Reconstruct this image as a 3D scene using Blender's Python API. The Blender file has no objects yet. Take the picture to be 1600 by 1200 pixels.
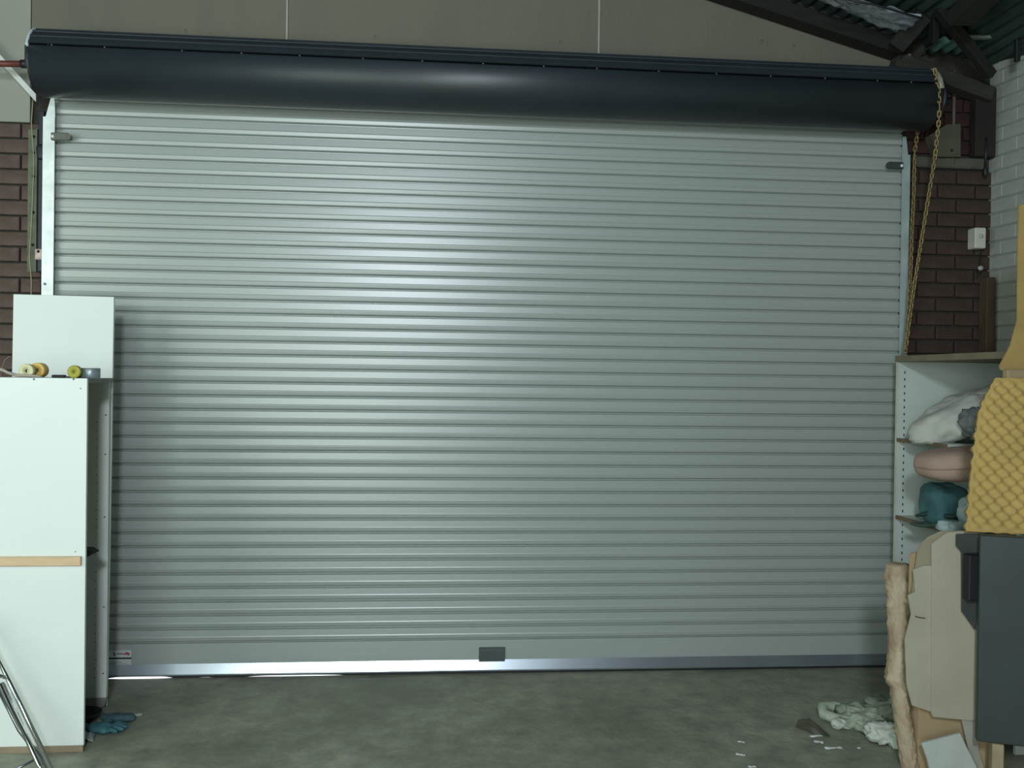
import bpy, math, random
from math import sin, cos, pi, sqrt, atan2, floor as flr
from mathutils import Vector, Matrix, noise
random.seed(7)
S = bpy.context.scene
C = S.collection

# ------------------------------------------------------------------ camera
F = 1500.0
YAW, PIT, ROL, H = 0.0927, -0.0071, 0.0131, 1.7204
FW = Vector((sin(YAW)*cos(PIT), cos(YAW)*cos(PIT), sin(PIT)))
_r = Vector((cos(YAW), -sin(YAW), 0)); _u = _r.cross(FW)
RT = _r*cos(ROL) + _u*sin(ROL); UP = _u*cos(ROL) - _r*sin(ROL)
cd = bpy.data.cameras.new('camera'); cam = bpy.data.objects.new('camera', cd); C.objects.link(cam)
cd.sensor_width = 36; cd.lens = F/1600*36; cd.clip_end = 200
M3 = Matrix((RT, UP, -FW)).transposed()
cam.matrix_world = Matrix.Translation((0, 0, H)) @ M3.to_4x4()
S.camera = cam
D = 5.556                                    # distance to the shutter plane

# ------------------------------------------------------------------ light
S.view_settings.view_transform = 'Standard'; S.view_settings.look = 'None'
S.view_settings.exposure = 0.0; S.view_settings.gamma = 1; S.view_settings.use_curve_mapping = False
w = bpy.data.worlds.new('sky'); S.world = w; w.use_nodes = True
bg = w.node_tree.nodes['Background']; bg.inputs[0].default_value = (.75, .85, 1, 1); bg.inputs[1].default_value = 1.0
def area(name, loc, target, sx, sy, power, col, spread=pi):
    l = bpy.data.lights.new(name, 'AREA'); l.shape = 'RECTANGLE'; l.size = sx; l.size_y = sy
    l.energy = power; l.color = col; l.spread = spread
    o = bpy.data.objects.new(name, l); C.objects.link(o); o.location = loc
    o.rotation_euler = (Vector(target)-Vector(loc)).to_track_quat('-Z', 'Y').to_euler()
    return o
area('left_fill_light', (-4.2, 1.5, 2.4), (-1.6, 5.5, 1.4), 2.8, 2.2, 85, (.86, 1, .93))  # unseen fill lamp, added so brightness falls off from left to right
area('hot_spot_light', (-0.22, -1.6, 3.25), (-0.15, 5.5, 1.6), .46, .46, 155, (.80, .90, 1))  # high lamp placed to mirror as the hot spot on the shutter
area('rear_door_light', (-1.25, -1.8, 1.55), (-1.1, 5.5, 1.5), 2.3, 2.4, 140, (.86, 1, .95))
sl = bpy.data.lights.new('sun', 'SUN'); sl.energy = 9; sl.angle = .01
so = bpy.data.objects.new('sun', sl); C.objects.link(so); so.rotation_euler = (math.radians(-58), 0, math.radians(8))

# ------------------------------------------------------------------ helpers
def at(px, py, y):
    """world point on the plane Y=y seen at a photo pixel (used to read sizes off the photo)"""
    d = FW + RT*((px-800)/F) + UP*((600-py)/F)
    t = y/d.y
    return Vector((d.x*t, y, H+d.z*t))

MATS = {}
def mat(name, col, rough=.6, metal=0, var=.12, scale=6, bump=0, bscale=40, spec=.5, col2=None, stretch=None, fac=None):
    if name in MATS: return MATS[name]
    m = bpy.data.materials.new(name); m.use_nodes = True; nt = m.node_tree; b = nt.nodes['Principled BSDF']
    b.inputs['Roughness'].default_value = rough; b.inputs['Metallic'].default_value = metal
    b.inputs['Specular IOR Level'].default_value = spec
    tc = nt.nodes.new('ShaderNodeTexCoord'); mp = nt.nodes.new('ShaderNodeMapping')
    nt.links.new(tc.outputs['Object'], mp.inputs[0])
    if stretch: mp.inputs['Scale'].default_value = stretch
    n = nt.nodes.new('ShaderNodeTexNoise'); n.inputs['Scale'].default_value = scale; n.inputs['Detail'].default_value = 5
    nt.links.new(mp.outputs[0], n.inputs['Vector'])
    r = nt.nodes.new('ShaderNodeValToRGB')
    r.color_ramp.elements[0].position = .3; r.color_ramp.elements[1].position = .7
    c2 = col2 or [min(1, c*(1+var)) for c in col]; c1 = col if col2 else [c*(1-var) for c in col]
    r.color_ramp.elements[0].color = (*c1, 1); r.color_ramp.elements[1].color = (*c2, 1)
    nt.links.new(n.outputs['Fac'], r.inputs[0]); nt.links.new(r.outputs[0], b.inputs['Base Color'])
    if bump:
        n2 = nt.nodes.new('ShaderNodeTexNoise'); n2.inputs['Scale'].default_value = bscale; n2.inputs['Detail'].default_value = 4
        nt.links.new(mp.outputs[0], n2.inputs['Vector'])
        bp = nt.nodes.new('ShaderNodeBump'); bp.inputs['Strength'].default_value = bump; bp.inputs['Distance'].default_value = .01
        nt.links.new(n2.outputs['Fac'], bp.inputs['Height']); nt.links.new(bp.outputs[0], b.inputs['Normal'])
    MATS[name] = m; return m

def tag(o, label=None, cat=None, group=None, kind=None):
    if label: o['label'] = label
    if cat: o['category'] = cat
    if group: o['group'] = group
    if kind: o['kind'] = kind
    return o
def empty(name, loc, label=None, cat=None, group=None, kind=None):
    o = bpy.data.objects.new(name, None); C.objects.link(o); o.location = loc; o.empty_display_size = .1
    return tag(o, label, cat, group, kind)
def root_loc(o):
    v = Vector((0, 0, 0))
    while o: v += o.location; o = o.parent
    return v

class MB:
    def __init__(s): s.v = []; s.f = []; s.sm = []
    def add(s, vs, fs, smooth=False, M=None):
        n = len(s.v); s.v += [tuple(M @ Vector(v)) if M else tuple(v) for v in vs]
        s.f += [tuple(i+n for i in f) for f in fs]; s.sm += [smooth]*len(fs); return s
    def box(s, a, b, bev=0, M=None):
        x0, y0, z0 = a; x1, y1, z1 = b
        if not bev:
            vs = [(x0,y0,z0),(x1,y0,z0),(x1,y1,z0),(x0,y1,z0),(x0,y0,z1),(x1,y0,z1),(x1,y1,z1),(x0,y1,z1)]
            return s.add(vs, [(0,3,2,1),(4,5,6,7),(0,1,5,4),(1,2,6,5),(2,3,7,6),(3,0,4,7)], False, M)
        e = bev; vs = []
        for z, q in ((z0, e), (z0+e, 0), (z1-e, 0), (z1, e)):
            for (x, y, sx, sy) in ((x0,y0,1,1),(x1,y0,-1,1),(x1,y1,-1,-1),(x0,y1,1,-1)):
                if (x, y) in ((x0,y0),(x1,y1)): vs += [(x+sx*q, y+sy*(e+q*.0 if not q else e), z), (x+sx*e, y+sy*q, z)]
                else: vs += [(x+sx*e, y+sy*q, z), (x+sx*q, y+sy*e, z)]
        fs = []
        for k in range(3):
            for i in range(8): fs.append((k*8+i, k*8+(i+1) % 8, k*8+8+(i+1) % 8, k*8+8+i))
        fs.append(tuple(reversed(range(8)))); fs.append(tuple(range(24, 32)))
        return s.add(vs, fs, False, M)
    def prism(s, poly, axis, a, b, M=None):
        """poly of 2-D points extruded along axis from a to b"""
        n = len(poly)
        def p(q, t): return {'x': (t, q[0], q[1]), 'y': (q[0], t, q[1]), 'z': (q[0], q[1], t)}[axis]
        vs = [p(q, a) for q in poly]+[p(q, b) for q in poly]
        fs = [tuple(range(n)), tuple(reversed(range(n, 2*n)))]+[(i, i+n, (i+1) % n+n, (i+1) % n) for i in range(n)]
        return s.add(vs, fs, False, M)
    def tube(s, pts, r, seg=8, cap=True, M=None):
        pts = [Vector(p) for p in pts]; vs = []; fs = []
        up = Vector((0, 0, 1)); last = None
        for i, p in enumerate(pts):
            t = (pts[min(i+1, len(pts)-1)]-pts[max(i-1, 0)]).normalized()
            if last is None:
                a = t.cross(up) if abs(t.z) < .95 else t.cross(Vector((1, 0, 0)))
            else: a = last - t*last.dot(t)
            a.normalize(); last = a; b = t.cross(a)
            rr = r[i] if isinstance(r, (list, tuple)) else r
            for k in range(seg):
                th = 2*pi*k/seg; vs.append(p+a*rr*cos(th)+b*rr*sin(th))
        for i in range(len(pts)-1):
            for k in range(seg):
                fs.append((i*seg+k, i*seg+(k+1) % seg, (i+1)*seg+(k+1) % seg, (i+1)*seg+k))
        s.add(vs, fs, True, M)
        if cap:
            n = len(s.v)-len(vs); s.f.append(tuple(n+k for k in reversed(range(seg)))); s.sm.append(False)
            s.f.append(tuple(n+(len(pts)-1)*seg+k for k in range(seg))); s.sm.append(False)
        return s
    def lathe(s, prof, seg=24, M=None, closed=False):
        vs = []; fs = []; n = len(prof)
        for (r, z) in prof:
            for k in range(seg): vs.append((r*cos(2*pi*k/seg), r*sin(2*pi*k/seg), z))
        for i in range(n if closed else n-1):
            j = (i+1) % n
            for k in range(seg): fs.append((i*seg+k, i*seg+(k+1) % seg, j*seg+(k+1) % seg, j*seg+k))
        return s.add(vs, fs, True, M)
    def grid(s, fn, nu, nv, thick=0, smooth=True, cu=False):
        """fn(u,v)->Vector ; with thickness a closed sheet"""
        P = [[Vector(fn(i/nu, j/nv)) for j in range(nv+1)] for i in range(nu+1)]
        vs = [P[i][j] for i in range(nu+1) for j in range(nv+1)]
        W = nv+1
        fs = [(i*W+j, (i+1)*W+j, (i+1)*W+j+1, i*W+j+1) for i in range(nu) for j in range(nv)]
        if thick:
            N = len(vs); back = []
            for i in range(nu+1):
                for j in range(nv+1):
                    a = P[min(i+1, nu)][j]-P[max(i-1, 0)][j]; b = P[i][min(j+1, nv)]-P[i][max(j-1, 0)]
                    nn = a.cross(b)
                    nn = nn.normalized() if nn.length > 1e-9 else Vector((0, 1, 0))
                    back.append(P[i][j]-nn*thick)
            vs += back
            fs += [tuple(N+k for k in reversed(f)) for f in list(fs)]
            for i in range(nu):
                fs.append((i*W, N+i*W, N+(i+1)*W, (i+1)*W)); fs.append((i*W+nv, (i+1)*W+nv, N+(i+1)*W+nv, N+i*W+nv))
            for j in range(nv):
                fs.append((j, j+1, N+j+1, N+j)); fs.append((nu*W+j, N+nu*W+j, N+nu*W+j+1, nu*W+j+1))
        return s.add(vs, fs, smooth)
    def blob(s, c, rad, e=1.0, nu=28, nv=18, amp=0, freq=8, seed=0, M=None, ridge=0):
        c = Vector(c); vs = []; fs = []
        def pw(a, b): return math.copysign(abs(a)**b, a)
        for i in range(nv+1):
            ph = -pi/2+pi*i/nv
            for k in range(nu):
                th = 2*pi*k/nu
                d = Vector((pw(cos(ph), e)*pw(cos(th), e), pw(cos(ph), e)*pw(sin(th), e), pw(sin(ph), e)))
                p = Vector((d.x*rad[0], d.y*rad[1], d.z*rad[2]))
                q = p*freq+Vector((seed*7.1, seed*3.3, seed))
                n = noise.noise(q)
                if ridge: n = n-ridge*abs(noise.noise(q*2.1))
                p *= 1+amp*n/max(.3, (abs(d.x)+abs(d.y)+abs(d.z))/1.7)
                vs.append(c+(M @ p if M else p))
        for i in range(nv):
            for k in range(nu): fs.append((i*nu+k, i*nu+(k+1) % nu, (i+1)*nu+(k+1) % nu, (i+1)*nu+k))
        return s.add(vs, fs, True)
    def build(s, name, m, parent=None, loc=None, **kw):
        me = bpy.data.meshes.new(name)
        if parent is not None: off = root_loc(parent)
        elif loc is not None: off = Vector(loc)
        else: off = Vector((0, 0, 0))
        me.from_pydata([tuple(Vector(v)-off) for v in s.v], [], s.f)
        me.polygons.foreach_set('use_smooth', s.sm)
        me.materials.append(m); me.update()
        o = bpy.data.objects.new(name, me); C.objects.link(o)
        if parent is not None: o.parent = parent
        else: o.location = off
        return tag(o, **kw)
def fix(o):
    import bmesh
    b = bmesh.new(); b.from_mesh(o.data); bmesh.ops.remove_doubles(b, verts=b.verts, dist=1e-6)
    bmesh.ops.recalc_face_normals(b, faces=b.faces); b.to_mesh(o.data); b.free(); return o
def copy_mesh(src, parent, loc, name=None):
    c = src.copy(); C.objects.link(c); c.parent = parent; c.location = Vector(loc)-root_loc(parent)
    return c
def rotz(a): return Matrix.Rotation(a, 4, 'Z')
def T(*v): return Matrix.Translation(Vector(v))

# ------------------------------------------------------------------ materials
concrete = mat('concrete_floor', (.225, .23, .172), .62, var=0, scale=1.6, bump=.35, bscale=25, col2=(.36, .36, .285))
nt = concrete.node_tree                     # finer stains and pale dust on the slab
b = nt.nodes['Principled BSDF']; old = b.inputs['Base Color'].links[0].from_socket
n2 = nt.nodes.new('ShaderNodeTexNoise'); n2.inputs['Scale'].default_value = 7; n2.inputs['Detail'].default_value = 8; n2.inputs['Roughness'].default_value = .7
tc = nt.nodes.new('ShaderNodeTexCoord'); nt.links.new(tc.outputs['Object'], n2.inputs['Vector'])
rr = nt.nodes.new('ShaderNodeValToRGB'); rr.color_ramp.elements[0].position = .35; rr.color_ramp.elements[0].color = (.62, .62, .62, 1)
rr.color_ramp.elements[1].position = .72; rr.color_ramp.elements[1].color = (1.25, 1.25, 1.2, 1); nt.links.new(n2.outputs['Fac'], rr.inputs[0])
mx = nt.nodes.new('ShaderNodeMix'); mx.data_type = 'RGBA'; mx.blend_type = 'MULTIPLY'; mx.inputs[0].default_value = 1
nt.links.new(old, mx.inputs[6]); nt.links.new(rr.outputs[0], mx.inputs[7]); nt.links.new(mx.outputs[2], b.inputs['Base Color'])
rm = nt.nodes.new('ShaderNodeMapRange'); rm.inputs[3].default_value = .35; rm.inputs[4].default_value = .75
nt.links.new(n2.outputs['Fac'], rm.inputs[0]); nt.links.new(rm.outputs[0], b.inputs['Roughness'])

outside = mat('outdoor_concrete', (.7, .72, .75), .8)
slatm = mat('shutter_paint', (.33, .365, .34), .33, 0, var=.02, scale=1.5, spec=1.0)
darkm = mat('charcoal_steel', (.020, .028, .035), .42, var=.12, scale=4, spec=.6)
galv = mat('galvanised_steel', (.50, .55, .61), .25, .85, var=.05, scale=5)
galvw = mat('bright_galvanised', (.78, .84, .82), .42, .25, var=.12, scale=14)
rubber = mat('black_rubber', (.008, .009, .012), .6)
black = mat('black_paint', (.012, .012, .016), .5)
blue_black = mat('blue_black_steel', (.009, .010, .022), .5)
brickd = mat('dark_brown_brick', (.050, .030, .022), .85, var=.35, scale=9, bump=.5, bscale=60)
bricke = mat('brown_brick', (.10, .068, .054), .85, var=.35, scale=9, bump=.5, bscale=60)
mortar = mat('mortar', (.04, .035, .028), .95, bump=.5, bscale=60)
whiteb = mat('painted_brick', (.375, .39, .345), .6, var=.08, scale=8, bump=.35, bscale=50)
whitem = mat('painted_mortar', (.27, .285, .255), .8, var=.1)
sheetm = mat('cement_sheet', (.140, .136, .108), .75, var=0, scale=2.6, bump=.15, bscale=60, col2=(.172, .158, .112), stretch=(1, 1, .3))
sheetl = mat('pale_cement_sheet', (.29, .295, .25), .75, var=.07, scale=2.2, bump=.1)
stripm = mat('joint_strip', (.36, .36, .30), .6)
plain = mat('plain_wall', (.22, .22, .2), .8, var=.1)
timberd = mat('dark_timber', (.011, .010, .008), .8, var=.3, scale=5, stretch=(1, 6, 6))  # base colour lowered to put the roof corner's shade into the timber
timberm = mat('weathered_timber', (.034, .031, .022), .8, var=.3, scale=5, stretch=(1, 6, 6))  # beam colour lowered too, standing in for shade under the roof
pine = mat('pine', (.55, .38, .22), .5, var=0, scale=7, stretch=(1, 6, 14), col2=(.68, .5, .32))
foil = mat('foil', (.66, .73, .84), .22, .6, var=.2, scale=6)
roofm = mat('green_roof_sheet', (.032, .055, .046), .5, var=.2, scale=4)
lam = mat('white_laminate', (.72, .77, .735), .42, var=.02, scale=2)
lame = mat('laminate_edge', (.55, .55, .45), .6, var=.1)
lamw = mat('grey_white_laminate', (.72, .76, .70), .5, var=.05)
dirty = mat('grimy_laminate', (.24, .24, .2), .7, var=.3, scale=12)
chrome = mat('chrome', (.7, .74, .74), .18, 1, var=.03)
brassy = mat('brassy_steel', (.27, .20, .085), .45, .6, var=.35, scale=60)
darkhole = mat('hole_black', (.01, .01, .01), .9)

# ================================================================== SETTING
def zroof(x): return 4.08-.27*(x-1.877) if x > -1 else 4.08-.27*(-2.877)+.27*(x+1)
fl = MB().box((-5.5, -3, -.2), (4.9, D+.0, 0)); fix(fl.build('floor', concrete, kind='structure'))
MB().box((-9, D, -.21), (9, 12, -.001)).build('ground', outside, kind='structure')

# back wall core with the door opening (gable shaped)
WY = 5.60
wb = MB()
XL, XR, OL, OR_, OT = -5.4, 3.62, -1.98, 2.80, 3.30
wb.box((XL, WY, 0), (OL, WY+.22, OT)); wb.box((OR_, WY, 0), (XR, WY+.22, OT))
xs = [XL, -4, -1, 1, XR]
wb.prism([(XL, OT)]+[(XR, OT)]+[(x, zroof(x)+.03) for x in reversed(xs)], 'y', WY, WY+.22)
wall_back = fix(wb.build('wall_back', mortar, kind='structure'))

def brick_proto(name, m, L, dy, Hh, parent):
    o = MB().box((-L/2, 0, -Hh/2), (L/2, dy, Hh/2), .004).build(name, m, parent); fix(o); return o
def lay(parent, m, x0, x1, z0, z1, yface, off=0):
    first = {}
    k = 0; z = z0
    while z+.04 < z1:
        x = x0-(.12 if (k+off) % 2 else 0)
        while x < x1-.02:
            a = max(x, x0); c = min(x+.23, x1)
            if c-a > .03:
                L = round(c-a, 3)
                if L not in first:
                    o = brick_proto('brick', m, L, .03, .076, parent); first[L] = o
                else: o = first[L].copy(); C.objects.link(o); o.parent = parent
                o.location = Vector(((a+c)/2, yface+random.uniform(-.0015, .0015), z+.038))-root_loc(parent)
            x += .24
        z += .086; k += 1
# left of the door: brown bricks under the pale sheet; right of the door
lay(wall_back, bricke, -2.115-.24*5, -2.13, .007, 3.08, WY-.026, 0)
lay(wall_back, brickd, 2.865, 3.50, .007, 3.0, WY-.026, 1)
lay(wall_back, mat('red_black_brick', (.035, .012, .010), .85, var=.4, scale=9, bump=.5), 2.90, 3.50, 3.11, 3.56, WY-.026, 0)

def sheet(x0, x1, zb, m, y=WY-.035, top=-.035):
    pts = [(x0, zb), (x1, zb), (x1, zroof(x1)+top)]
    if x0 < -1 < x1: pts.append((-1, zroof(-1)+top))
    pts.append((x0, zroof(x0)+top))
    o = MB().prism(pts, 'y', y, y+.03).build('cement_sheet', m, wall_back); fix(o); return o
sheet(-4.2, -2.19, 3.10, sheetl); 
for a, c in ((-2.184, -.797), (-.789, .996), (1.004, 2.790)): sheet(a, c, 3.30, sheetm)
for x in (-.793, 1.0):
    MB().box((x-.005, WY-.041, 3.30), (x+.005, WY-.034, zroof(x)-.03)).build('joint_strip', stripm, wall_back)
nm = MB()
for px, py in ((586, 58), (875, 66), (290, 48), (1190, 64), (1240, 72), (203, 120)):
    p = at(px, py, WY-.036); nm.lathe([(0, -.004), (.007, -.003), (.008, .002)], 8, T(*p) @ Matrix.Rotation(pi/2, 4, 'X'))
nm.build('nail', darkhole, wall_back, label='dark nail heads in the cement sheets')
# concrete ledge block right of the door
fix(MB().box((2.93, WY-.06, 3.02), (3.40, WY, 3.085), .008).build('ledge', mat('ledge_stone', (.085, .085, .065), .9, bump=.4), wall_back))

# right wall of painted bricks, swinging outward towards the camera
wr_dir = Vector((.13, -1, 0)).normalized(); wr0 = Vector((3.435, WY, 0)); wr_n = Vector((-wr_dir.y*-1, 0, 0))
ang = atan2(wr_dir.x, -wr_dir.y)
# local frame: +u along the wall to the camera, inner face at local y = 0, thickness to +y
MR = Matrix(((wr_dir.x, -wr_dir.y, 0, wr0.x), (wr_dir.y, wr_dir.x, 0, wr0.y), (0, 0, 1, 0), (0, 0, 0, 1)))
wr = MB().box((-.02, .0045, 0), (9.0, .2, 3.70), M=MR)
wall_right = fix(wr.build('wall_right', whitem, kind='structure'))
protos = {}
rest = MB(); k = 0; z = .007
while z < 3.62:
    u = -.12 if k % 2 else 0
    while u < 3.2:
        a = max(u, 0); c = u+.2375; L = round(c-a, 3)
        jy = random.uniform(-.001, .0012)
        if u < 1.55:
            if L not in protos:
                o = MB().box((-L/2, 0, -.038), (L/2, .03, .038), .003).build('brick', whiteb, wall_right); fix(o); protos[L] = o
            else: o = protos[L].copy(); C.objects.link(o); o.parent = wall_right
            o.matrix_local = MR @ T((a+c)/2, jy, z+.038)
        else:
            rest.box((a, jy, z), (c, .03, z+.076), .005, M=MR)
        u += .24
    z += .086; k += 1
fix(rest.build('brick_field', whiteb, wall_right, kind='stuff'))

MB().box((-5.6, -3, 0), (-5.4, WY+.2, 3.6)).build('wall_left', plain, kind='structure')
MB().box((-5.6, -3.2, 0), (4.9, -3, 5.0)).build('wall_rear', plain, kind='structure')
# corrugated ceiling
cm = MB()
def cg(u, v):
    x = -5.7+u*10.4; return Vector((x, -3.1+v*8.75, zroof(x)+.013*sin(x*2*pi/.076)))
cm.grid(cg, 10*137*6//10, 1, thick=0)
ceil = cm.build('ceiling', roofm, kind='structure')

# ------------------------------------------------------------------ roof timbers and foil
def beam(name, a, b, w, h, m, label, cat, group=None, parent=None):
    a, b = Vector(a), Vector(b); t = (b-a).normalized(); side = Vector((0, 1, 0)); side = (side-t*side.dot(t)).normalized(); up = side.cross(t)
    R = Matrix((t, side, up)).transposed().to_4x4()
    L = (b-a).length
    o = MB().box((0, -w/2, -h/2), (L, w/2, h/2), .004, M=T(*a) @ R).build(name, m, parent, loc=None if parent else a, label=label, cat=cat, group=group)
    return fix(o)
beam('rafter', (-.9, 5.49, zroof(-.9)-.14), (2.80, 5.49, zroof(2.80)-.14), .13, .085, timberd, 'dark sloping rafter running down across the top of the cement sheeted wall', 'beam')
beam('roof_beam', at(1396, 96, 5.50), at(1546, 150, 5.50), .10, .085, timberm, 'grey brown sloping beam running from behind the drum to the white side wall', 'beam')
beam('truss_strut', at(1400, 73, 5.34), at(1444, 22, 5.2), .06, .10, timberd, 'dark truss strut rising from the end of the foil lined rafter', 'beam', None)
beam('truss_strut', at(1466, 12, 5.15), at(1548, 118, 5.32), .06, .055, timberd, 'long dark truss strut slanting down right to the corner of the white wall', 'beam', None)
beam('truss_strut', at(1459, 10, 5.22), at(1459, 66, 5.36), .05, .04, timberd, 'short upright dark truss strut between the two slanting struts', 'beam', None)
beam('truss_strut', at(1500, 30, 4.9), at(1570, -40, 4.5), .08, .14, timberd, 'dark brown rafter end crossing below the green roof sheets at the top right', 'beam', None)
beam('roof_batten', at(1498, 59, 5.28), at(1592, 58, 5.28), .04, .02, mat('batten', (.17, .19, .16), .7), 'thin pale horizontal batten under the wavy edge of the green roof sheets', 'batten')
rs = MB()
p0 = at(1498, 52, 5.28)
def rsg(u, v):
    x = p0.x-.03+u*.62; return Vector((x, 5.28-v*1.6, p0.z+.02+v*.10+.014*sin(x*2*pi/.076)))
rs.grid(rsg, 66, 6, thick=.002)
o = rs.build('roof_sheet', roofm, None, loc=(p0.x, 5.28, p0.z), label='dark green corrugated roof sheet above the pale batten at top right', cat='roof sheet')
rs = MB(); p1 = at(1440, 80, 5.52)
def rsg2(u, v):
    x = p1.x+u*.22; return Vector((x, 5.54-v*.22, p1.z-.005+v*.012+.012*sin(x*2*pi/.076)))
rs.grid(rsg2, 28, 3, thick=.002)
rs.build('roof_sheet', mat('teal_roof_sheet', (.10, .19, .17), .45), None, loc=tuple(p1), label='small patch of teal corrugated sheet between the truss struts', cat='roof sheet')
fm = MB(); A, B_, Cc, Dd = at(1245, -12, 5.34), at(1408, 57, 5.34), at(1440, 30, 4.98), at(1300, -12, 4.98)
def fg(u, v):
    p = A.lerp(B_, u).lerp(Dd.lerp(Cc, u), v)
    q = Vector((p.x*6, p.y*9, 3)); return p+Vector((0, 0, .028*noise.noise(q)+.035*abs(noise.noise(q*2.1))))
fm.grid(fg, 60, 24, thick=.0015)
fm.build('foil_insulation', foil, None, loc=tuple(A), label='crumpled silver foil insulation strip above the sloping rafter', cat='insulation')
MB().tube([at(1300, -6, 4.94), at(1370, 8, 4.94), at(1410, 20, 4.94), at(1442, 29, 4.94)], .006, 6).build('cable', black, None, loc=tuple(at(1300, -6, 4.94)), label='thin black cable along the upper edge of the silver foil', cat='cable')
hk = at(1589, 60, 5.2)
MB().box((hk.x-.013, 5.18, at(1589, 97, 5.2).z), (hk.x+.013, 5.21, hk.z), .004).build('strap_bracket', black, None, loc=tuple(hk), label='black strap bracket hanging from the batten in front of the white wall', cat='bracket')

# ================================================================== ROLLER SHUTTER
XA, XB = -2.055, 2.855
shutter = empty('roller_shutter', (.4, D, 0), 'wide pale grey corrugated steel roller shutter curtain filling the doorway', 'roller shutter')
PI_ = .0775; ZB = .195
prof = [(.0125, 0), (.0120, -.0006), (-.0040, -.0036), (-.0060, -.0058), (-.0064, -.040), (-.0080, -.0450), (-.0080, -.0465), (-.0054, -.0600), (-.0042, -.0652), (.0118, -.0736), (.0125, -PI_)]
def slat_mesh(pr):
    m = MB(); pts = pr+[(y+.002, z) for (y, z) in reversed(pr)]
    m.prism([(y, z) for (y, z) in pts], 'x', XA-.4, XB-.4); return m
sp = slat_mesh(prof).build('slat', slatm); fix(sp); sp.parent = shutter; sp.location = (0, 0, ZB+PI_)
for k in range(2, 42):
    o = sp.copy(); C.objects.link(o); o.parent = shutter; o.location = (0, random.uniform(-.0005, .0005), ZB+PI_*k)
# wide bottom slat
bs = MB().prism([(D-.004, .058), (D-.0055, .10), (D-.006, ZB-.0008), (D+.012, ZB), (D+.014, ZB), (D+.006, .058)], 'x', XA, XB).build('bottom_slat', slatm, shutter); fix(bs)
# galvanised bottom rail with rubber seal
br = MB().prism([(D-.020, .014), (D-.027, .020), (D-.027, .026), (D-.009, .080), (D+.01, .080), (D+.012, .014)], 'x', XA+.005, XB-.005).build('bottom_rail', galv, shutter, label='galvanised bottom rail'); fix(br)
sm = MB(); xs = [XA+.01+i*(XB-XA-.02)/240 for i in range(241)]
def sb(x):
    g = 0
    for (c, w_, h) in ((-1.56, .19, .015), (-1.20, .05, .004), (-.70, .30, .009), (.1, .01, .0)):
        g = max(g, h*max(0, 1-((x-c)/w_)**4))
    return .0005+g*.8
vs = []; fs = []
for x in xs: vs += [(x, D-.010, sb(x)), (x, D+.010, sb(x)), (x, D+.010, .016), (x, D-.010, .016)]
for i in range(240):
    for q in range(4): fs.append((i*4+q, i*4+(q+1) % 4, i*4+4+(q+1) % 4, i*4+4+q))
fs += [(0, 1, 2, 3), (963, 962, 961, 960)]
fix(sm.add(vs, fs).build('rubber_seal', rubber, shutter, label='black rubber seal lifted off the floor near the left end'))
# grey grip plate and sticker
def flat_px(name, m, x0, y0, x1, y1, y, parent, th=.004, **kw):
    a = at(x0, y1, y); c = at(x1, y0, y); zz0 = (at(x0, y1, y).z+at(x1, y1, y).z)/2; zz1 = (at(x0, y0, y).z+at(x1, y0, y).z)/2
    return fix(MB().box((a.x, y-th, zz0), (c.x, y, zz1), min(.002, th*.4)).build(name, m, parent, **kw))
grip = flat_px('grip_plate', mat('slate_plastic', (.055, .075, .075), .5), 748, 1011, 789, 1033, D-.007, shutter, .010, label='dark slate grip plate above the bottom rail')
flat_px('grip_rim', mat('slate_rim', (.075, .095, .095), .5), 751, 1014, 786, 1017, D-.017, grip, .002)
stk = flat_px('sticker', mat('sticker_white', (.50, .54, .52), .5, var=.03), 160, 1016, 205.5, 1040, D-.007, shutter, .0015, label='white sticker with a red mark and a black line')
flat_px('printed_line', black, 160, 1027.5, 205.5, 1030, D-.0085, stk, .0008)
rd = mat('red_ink', (.35, .06, .08), .5)
a = at(198, 1021.5, D-.0095)
fix(MB().prism([(a.x+q[0]*.017, a.z+q[1]*.013) for q in ((-1, -.5), (-.9, .2), (-.45, .3), (-.2, 1), (.1, .5), (.5, .6), (1, 0), (.75, -.9), (.3, -.45), (-.3, -.35))], 'y', D-.0093, D-.0085).build('printed_mark', rd, stk))
pr = MB()
for x0, x1, y0, y1 in ((163, 165, 1018, 1025), (167, 170, 1018, 1020), (167, 170, 1023, 1025), (177, 179, 1019, 1024), (179, 181, 1022, 1024), (183, 193, 1020.5, 1022.5), (170, 190, 1034, 1035), (170, 198, 1036.5, 1037.5)):
    p, q = at(x0, y1, D-.0085), at(x1, y0, D-.0085); pr.box((p.x, D-.0092, p.z), (q.x, D-.0085, q.z))
pr.build('printed_text', mat('grey_ink', (.12, .13, .13), .6), stk)

# guide rails
def guide(xc, wid, m, label, zt, side):
    g = empty('guide_rail', (xc, D, 0), label, 'guide rail')
    # C-channel open towards the curtain
    pr = [(xc-side*wid/2, D-.050), (xc+side*wid/2, D-.050), (xc+side*wid/2, D-.040), (xc-side*(wid/2-.008), D-.040), (xc-side*(wid/2-.008), D+.030), (xc+side*wid/2, D+.030), (xc+side*wid/2, D+.044), (xc-side*wid/2, D+.044)]
    fix(MB().prism(pr, 'z', 0.0, zt).build('channel', m, g))
    # flared mouth at the top
    fix(MB().prism([(xc-side*(wid/2-.012), zt), (xc+side*wid/2, zt), (xc+side*(wid/2-.004), zt+.11), (xc+side*(wid/2-.022), zt+.11)], 'y', D-.046, D-.036).build('lead_in', m, g))
    return g
gl = guide(-2.066, .062, galvw, 'bright galvanised guide rail left of the shutter', 3.12, 1)
gr = guide(2.862, .048, mat('dull_galvanised', (.40, .48, .47), .45, .3, var=.12, scale=12), 'dull grey guide rail right of the shutter beside the chain', 3.08, -1)
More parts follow.
